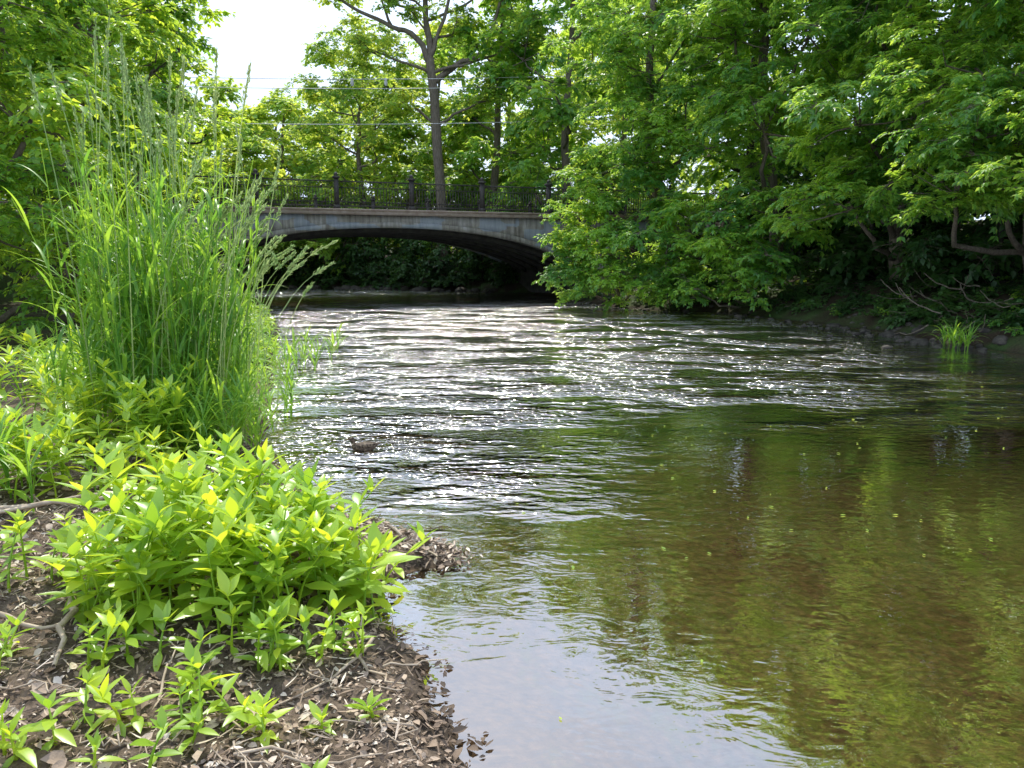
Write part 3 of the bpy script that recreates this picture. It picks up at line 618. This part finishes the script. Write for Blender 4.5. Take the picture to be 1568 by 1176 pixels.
# ------------------------------------------------------------------ tall grass
def bladepath(P,az,th0,th1,L,m=9,pw=1.4):
    t=np.linspace(0,1,m); th=th0[:,None]+th1[:,None]*t[None]**pw
    ds=L[:,None]/(m-1); hx=np.cumsum(np.sin(th)*ds,1)-np.sin(th[:,:1])*ds; hz=np.cumsum(np.cos(th)*ds,1)-np.cos(th[:,:1])*ds
    path=P[:,None]+np.stack([hx*np.cos(az)[:,None],hx*np.sin(az)[:,None],hz],-1)
    side=np.stack([-np.sin(az),np.cos(az),0*az],-1)
    nr=np.stack([-np.cos(th)*np.cos(az)[:,None],-np.cos(th)*np.sin(az)[:,None],np.sin(th)],-1)
    return path,side,nr
def grass(name,cx,cy,sx,sy,ns,h0,h1,seeds,leanx=.0,lw=.011,bl=(.35,.75),nl=8):
    mb=MB(); x=cx+sx*np.clip(rng.normal(0,1,ns),-1.9,1.9); y=cy+sy*np.clip(rng.normal(0,1,ns),-2,2)
    z=np.maximum(hgt(x,y),0); P=np.stack([x,y,z],1)
    H=rng.uniform(h0,h1,ns); rel=(x-cx)/sx
    az=np.where(rng.random(ns)<.65,np.where(rel>0,0,np.pi)+rng.normal(0,.9,ns),rng.random(ns)*6.283)
    th0=np.abs(rng.normal(.03,.04,ns)); th1=np.abs(rng.normal(.08,.08,ns))+leanx*np.clip(rel,0,2)
    path,side,nr=bladepath(P,az,th0,th1,H,9)
    w=np.linspace(.007,.003,9)[None]*np.ones((ns,1))
    V,F=ribbon(path,side,nr,w,.5); mb.add(V,F,np.repeat(rng.random(ns),27))
    V,F=ribbon(path,unit(np.cross(side,[0,0,1.])),nr,w,.0); mb.add(V,F,np.repeat(rng.random(ns),27))
    for q in range(nl):
        f=.08+.88*(q+rng.random(ns)*.9)/(nl+.5); idx=np.clip((f*8),0,7.99); i0=idx.astype(int); fr=(idx-i0)[:,None]
        p=path[np.arange(ns),i0]*(1-fr)+path[np.arange(ns),i0+1]*fr
        a=rng.random(ns)*6.283
        L=rng.uniform(bl[0],bl[1],ns)*(1-.35*f)
        pa,sd,nn=bladepath(p,a,rng.uniform(.15,.6,ns),rng.uniform(.3,2.3,ns),L,8,1.3)
        t=np.linspace(0,1,8); wp=np.interp(t,[0,.15,.5,.85,1],[.6,1,.95,.45,0]); ww=wp[None]*(lw*rng.uniform(.7,1.25,ns))[:,None]
        V,F=ribbon(pa,sd,nn,ww,.3); mb.add(V,F,np.repeat(rng.random(ns),24))
    o=obj(name,mb.mesh(name,M_grass,True))
    if seeds:
        sb=MB()
        for (n,xc,xs,yc,hh0,hh1,lean) in seeds:
            x=xc+xs*rng.normal(0,1,n); y=yc+.35*rng.normal(0,1,n); P=np.stack([x,y,np.maximum(hgt(x,y),0)],1)
            az=np.where(rng.random(n)<.7,0,np.pi)+rng.normal(0,.5,n) if lean<.3 else rng.normal(0,.4,n)
            pa,sd,nn=bladepath(P,az,np.abs(rng.normal(.03,.03,n)),np.abs(rng.normal(lean,.12,n)),rng.uniform(hh0,hh1,n),12,2.0)
            V,F=ribbon(pa,sd,nn,np.linspace(.006,.003,12)[None]*np.ones((n,1)),.6); sb.add(V,F,np.repeat(rng.random(n),36))
            V,F=ribbon(pa,unit(np.cross(sd,[0,0,1.])),nn,np.linspace(.006,.003,12)[None]*np.ones((n,1)),.0); sb.add(V,F,np.repeat(rng.random(n),36))
            for s in range(n):
                Kn=70; tt=rng.uniform(.88,1.0,Kn); ix=np.clip(tt*11,0,10.99); i0=ix.astype(int); fr=(ix-i0)[:,None]
                p=pa[s,i0]*(1-fr)+pa[s,i0+1]*fr; d=unit(pa[s,11]-pa[s,9]); dd=unit(d+rng.normal(0,.24,(Kn,3)))
                off=rng.normal(0,.012,(Kn,3))*(1.05-tt)[:,None]*9
                L=rng.uniform(.03,.055,Kn); V,F,R=leaves(p+off*.5,dd,rng.normal(0,1,(Kn,3)),L,L*.17,PR2,.1,.3); sb.add(V,F,R)
        obj('seed_heads',sb.mesh('seed_heads',M_seed),o)
grass('tall_grass_clump',-3.25,7.0,.34,.36,210,1.4,2.7,[(44,-3.35,.40,7.1,2.6,3.75,.12),(20,-3.0,.2,6.9,2.1,2.7,.6),(18,-2.75,.15,7.2,1.7,2.4,.8)],.07,.0145,(.3,.74),8)
grass('low_grass',-3.9,8.2,.7,.7,110,.4,.8,None,.1,.009)
grass('low_grass',-5.2,12.5,1.0,1.5,160,.3,.6,None,.1,.010)
grass('low_grass',9.4,15.6,.12,.2,14,.2,.4,None,.1,.012)
grass('low_grass',-3.5,4.6,.25,.2,22,.25,.45,None,.1,.010)
grass('low_grass',-2.65,6.3,.2,.2,45,.3,.7,None,.3,.011)

n=260; X=rng.uniform(-1,9,n); Y=rng.uniform(2.6,13,n); kk=(hgt(X,Y)<-.1); X,Y=X[kk],Y[kk]; n=len(X); az=rng.random(n)*6.283
L=rng.uniform(.02,.045,n); V,F,R=leaves(np.stack([X,Y,np.full(n,.006)],1),np.stack([np.cos(az),np.sin(az),0*az],1),np.tile([0,0,1.],(n,1)),L,L*.22,PR3,.0,.1)
obj('leaf_reflection_flecks',mesh_np('leaf_reflection_flecks',V,F,M_far,R))  # leaf-shaped flecks laid on the water to stand in for leaf reflections

# ------------------------------------------------------------------ light, sky, camera
AZ=math.radians(-12); EL=math.radians(54)
w=bpy.data.worlds.new('World'); scene.world=w; w.use_nodes=True; nt=w.node_tree
bg=nt.nodes['Background']; sk=nt.nodes.new('ShaderNodeTexSky'); sk.sky_type='NISHITA'; sk.sun_disc=False
sk.sun_elevation=EL; sk.sun_rotation=AZ; sk.air_density=1.0; sk.dust_density=2.0
tc=nt.nodes.new('ShaderNodeTexCoord'); mp=nt.nodes.new('ShaderNodeMapping'); mp.inputs['Scale'].default_value=(1,1,2.2); nt.links.new(tc.outputs['Generated'],mp.inputs[0])
cn=nt.nodes.new('ShaderNodeTexNoise'); cn.inputs['Scale'].default_value=3.2; cn.inputs['Detail'].default_value=6; nt.links.new(mp.outputs[0],cn.inputs[0])
cr=nt.nodes.new('ShaderNodeMapRange'); cr.inputs[1].default_value=.4; cr.inputs[2].default_value=.6; cr.inputs[3].default_value=.5; cr.inputs[4].default_value=.95; nt.links.new(cn.outputs[0],cr.inputs[0])
cm=nt.nodes.new('ShaderNodeMixRGB'); cm.inputs[2].default_value=(8.8,10.4,13.2,1); nt.links.new(cr.outputs[0],cm.inputs[0]); nt.links.new(sk.outputs[0],cm.inputs[1])
nt.links.new(cm.outputs[0],bg.inputs[0]); bg.inputs[1].default_value=.15
S=Vector((math.sin(AZ)*math.cos(EL),math.cos(AZ)*math.cos(EL),math.sin(EL)))
ld=bpy.data.lights.new('sun','SUN'); ld.energy=5; ld.angle=math.radians(.5); ld.color=(1,.95,.84)
lo=bpy.data.objects.new('sun',ld); lo.rotation_euler=S.to_track_quat('Z','Y').to_euler(); COL.objects.link(lo)
cd=bpy.data.cameras.new('camera'); cd.lens=26; cd.sensor_width=36; cd.clip_end=1500; cd.clip_start=.05
co=bpy.data.objects.new('camera',cd); co.location=(0,0,1.8); co.rotation_euler=(math.radians(90-9.4),0,0); COL.objects.link(co); scene.camera=co
scene.view_settings.view_transform='Standard'; scene.view_settings.look='None'; scene.view_settings.exposure=0
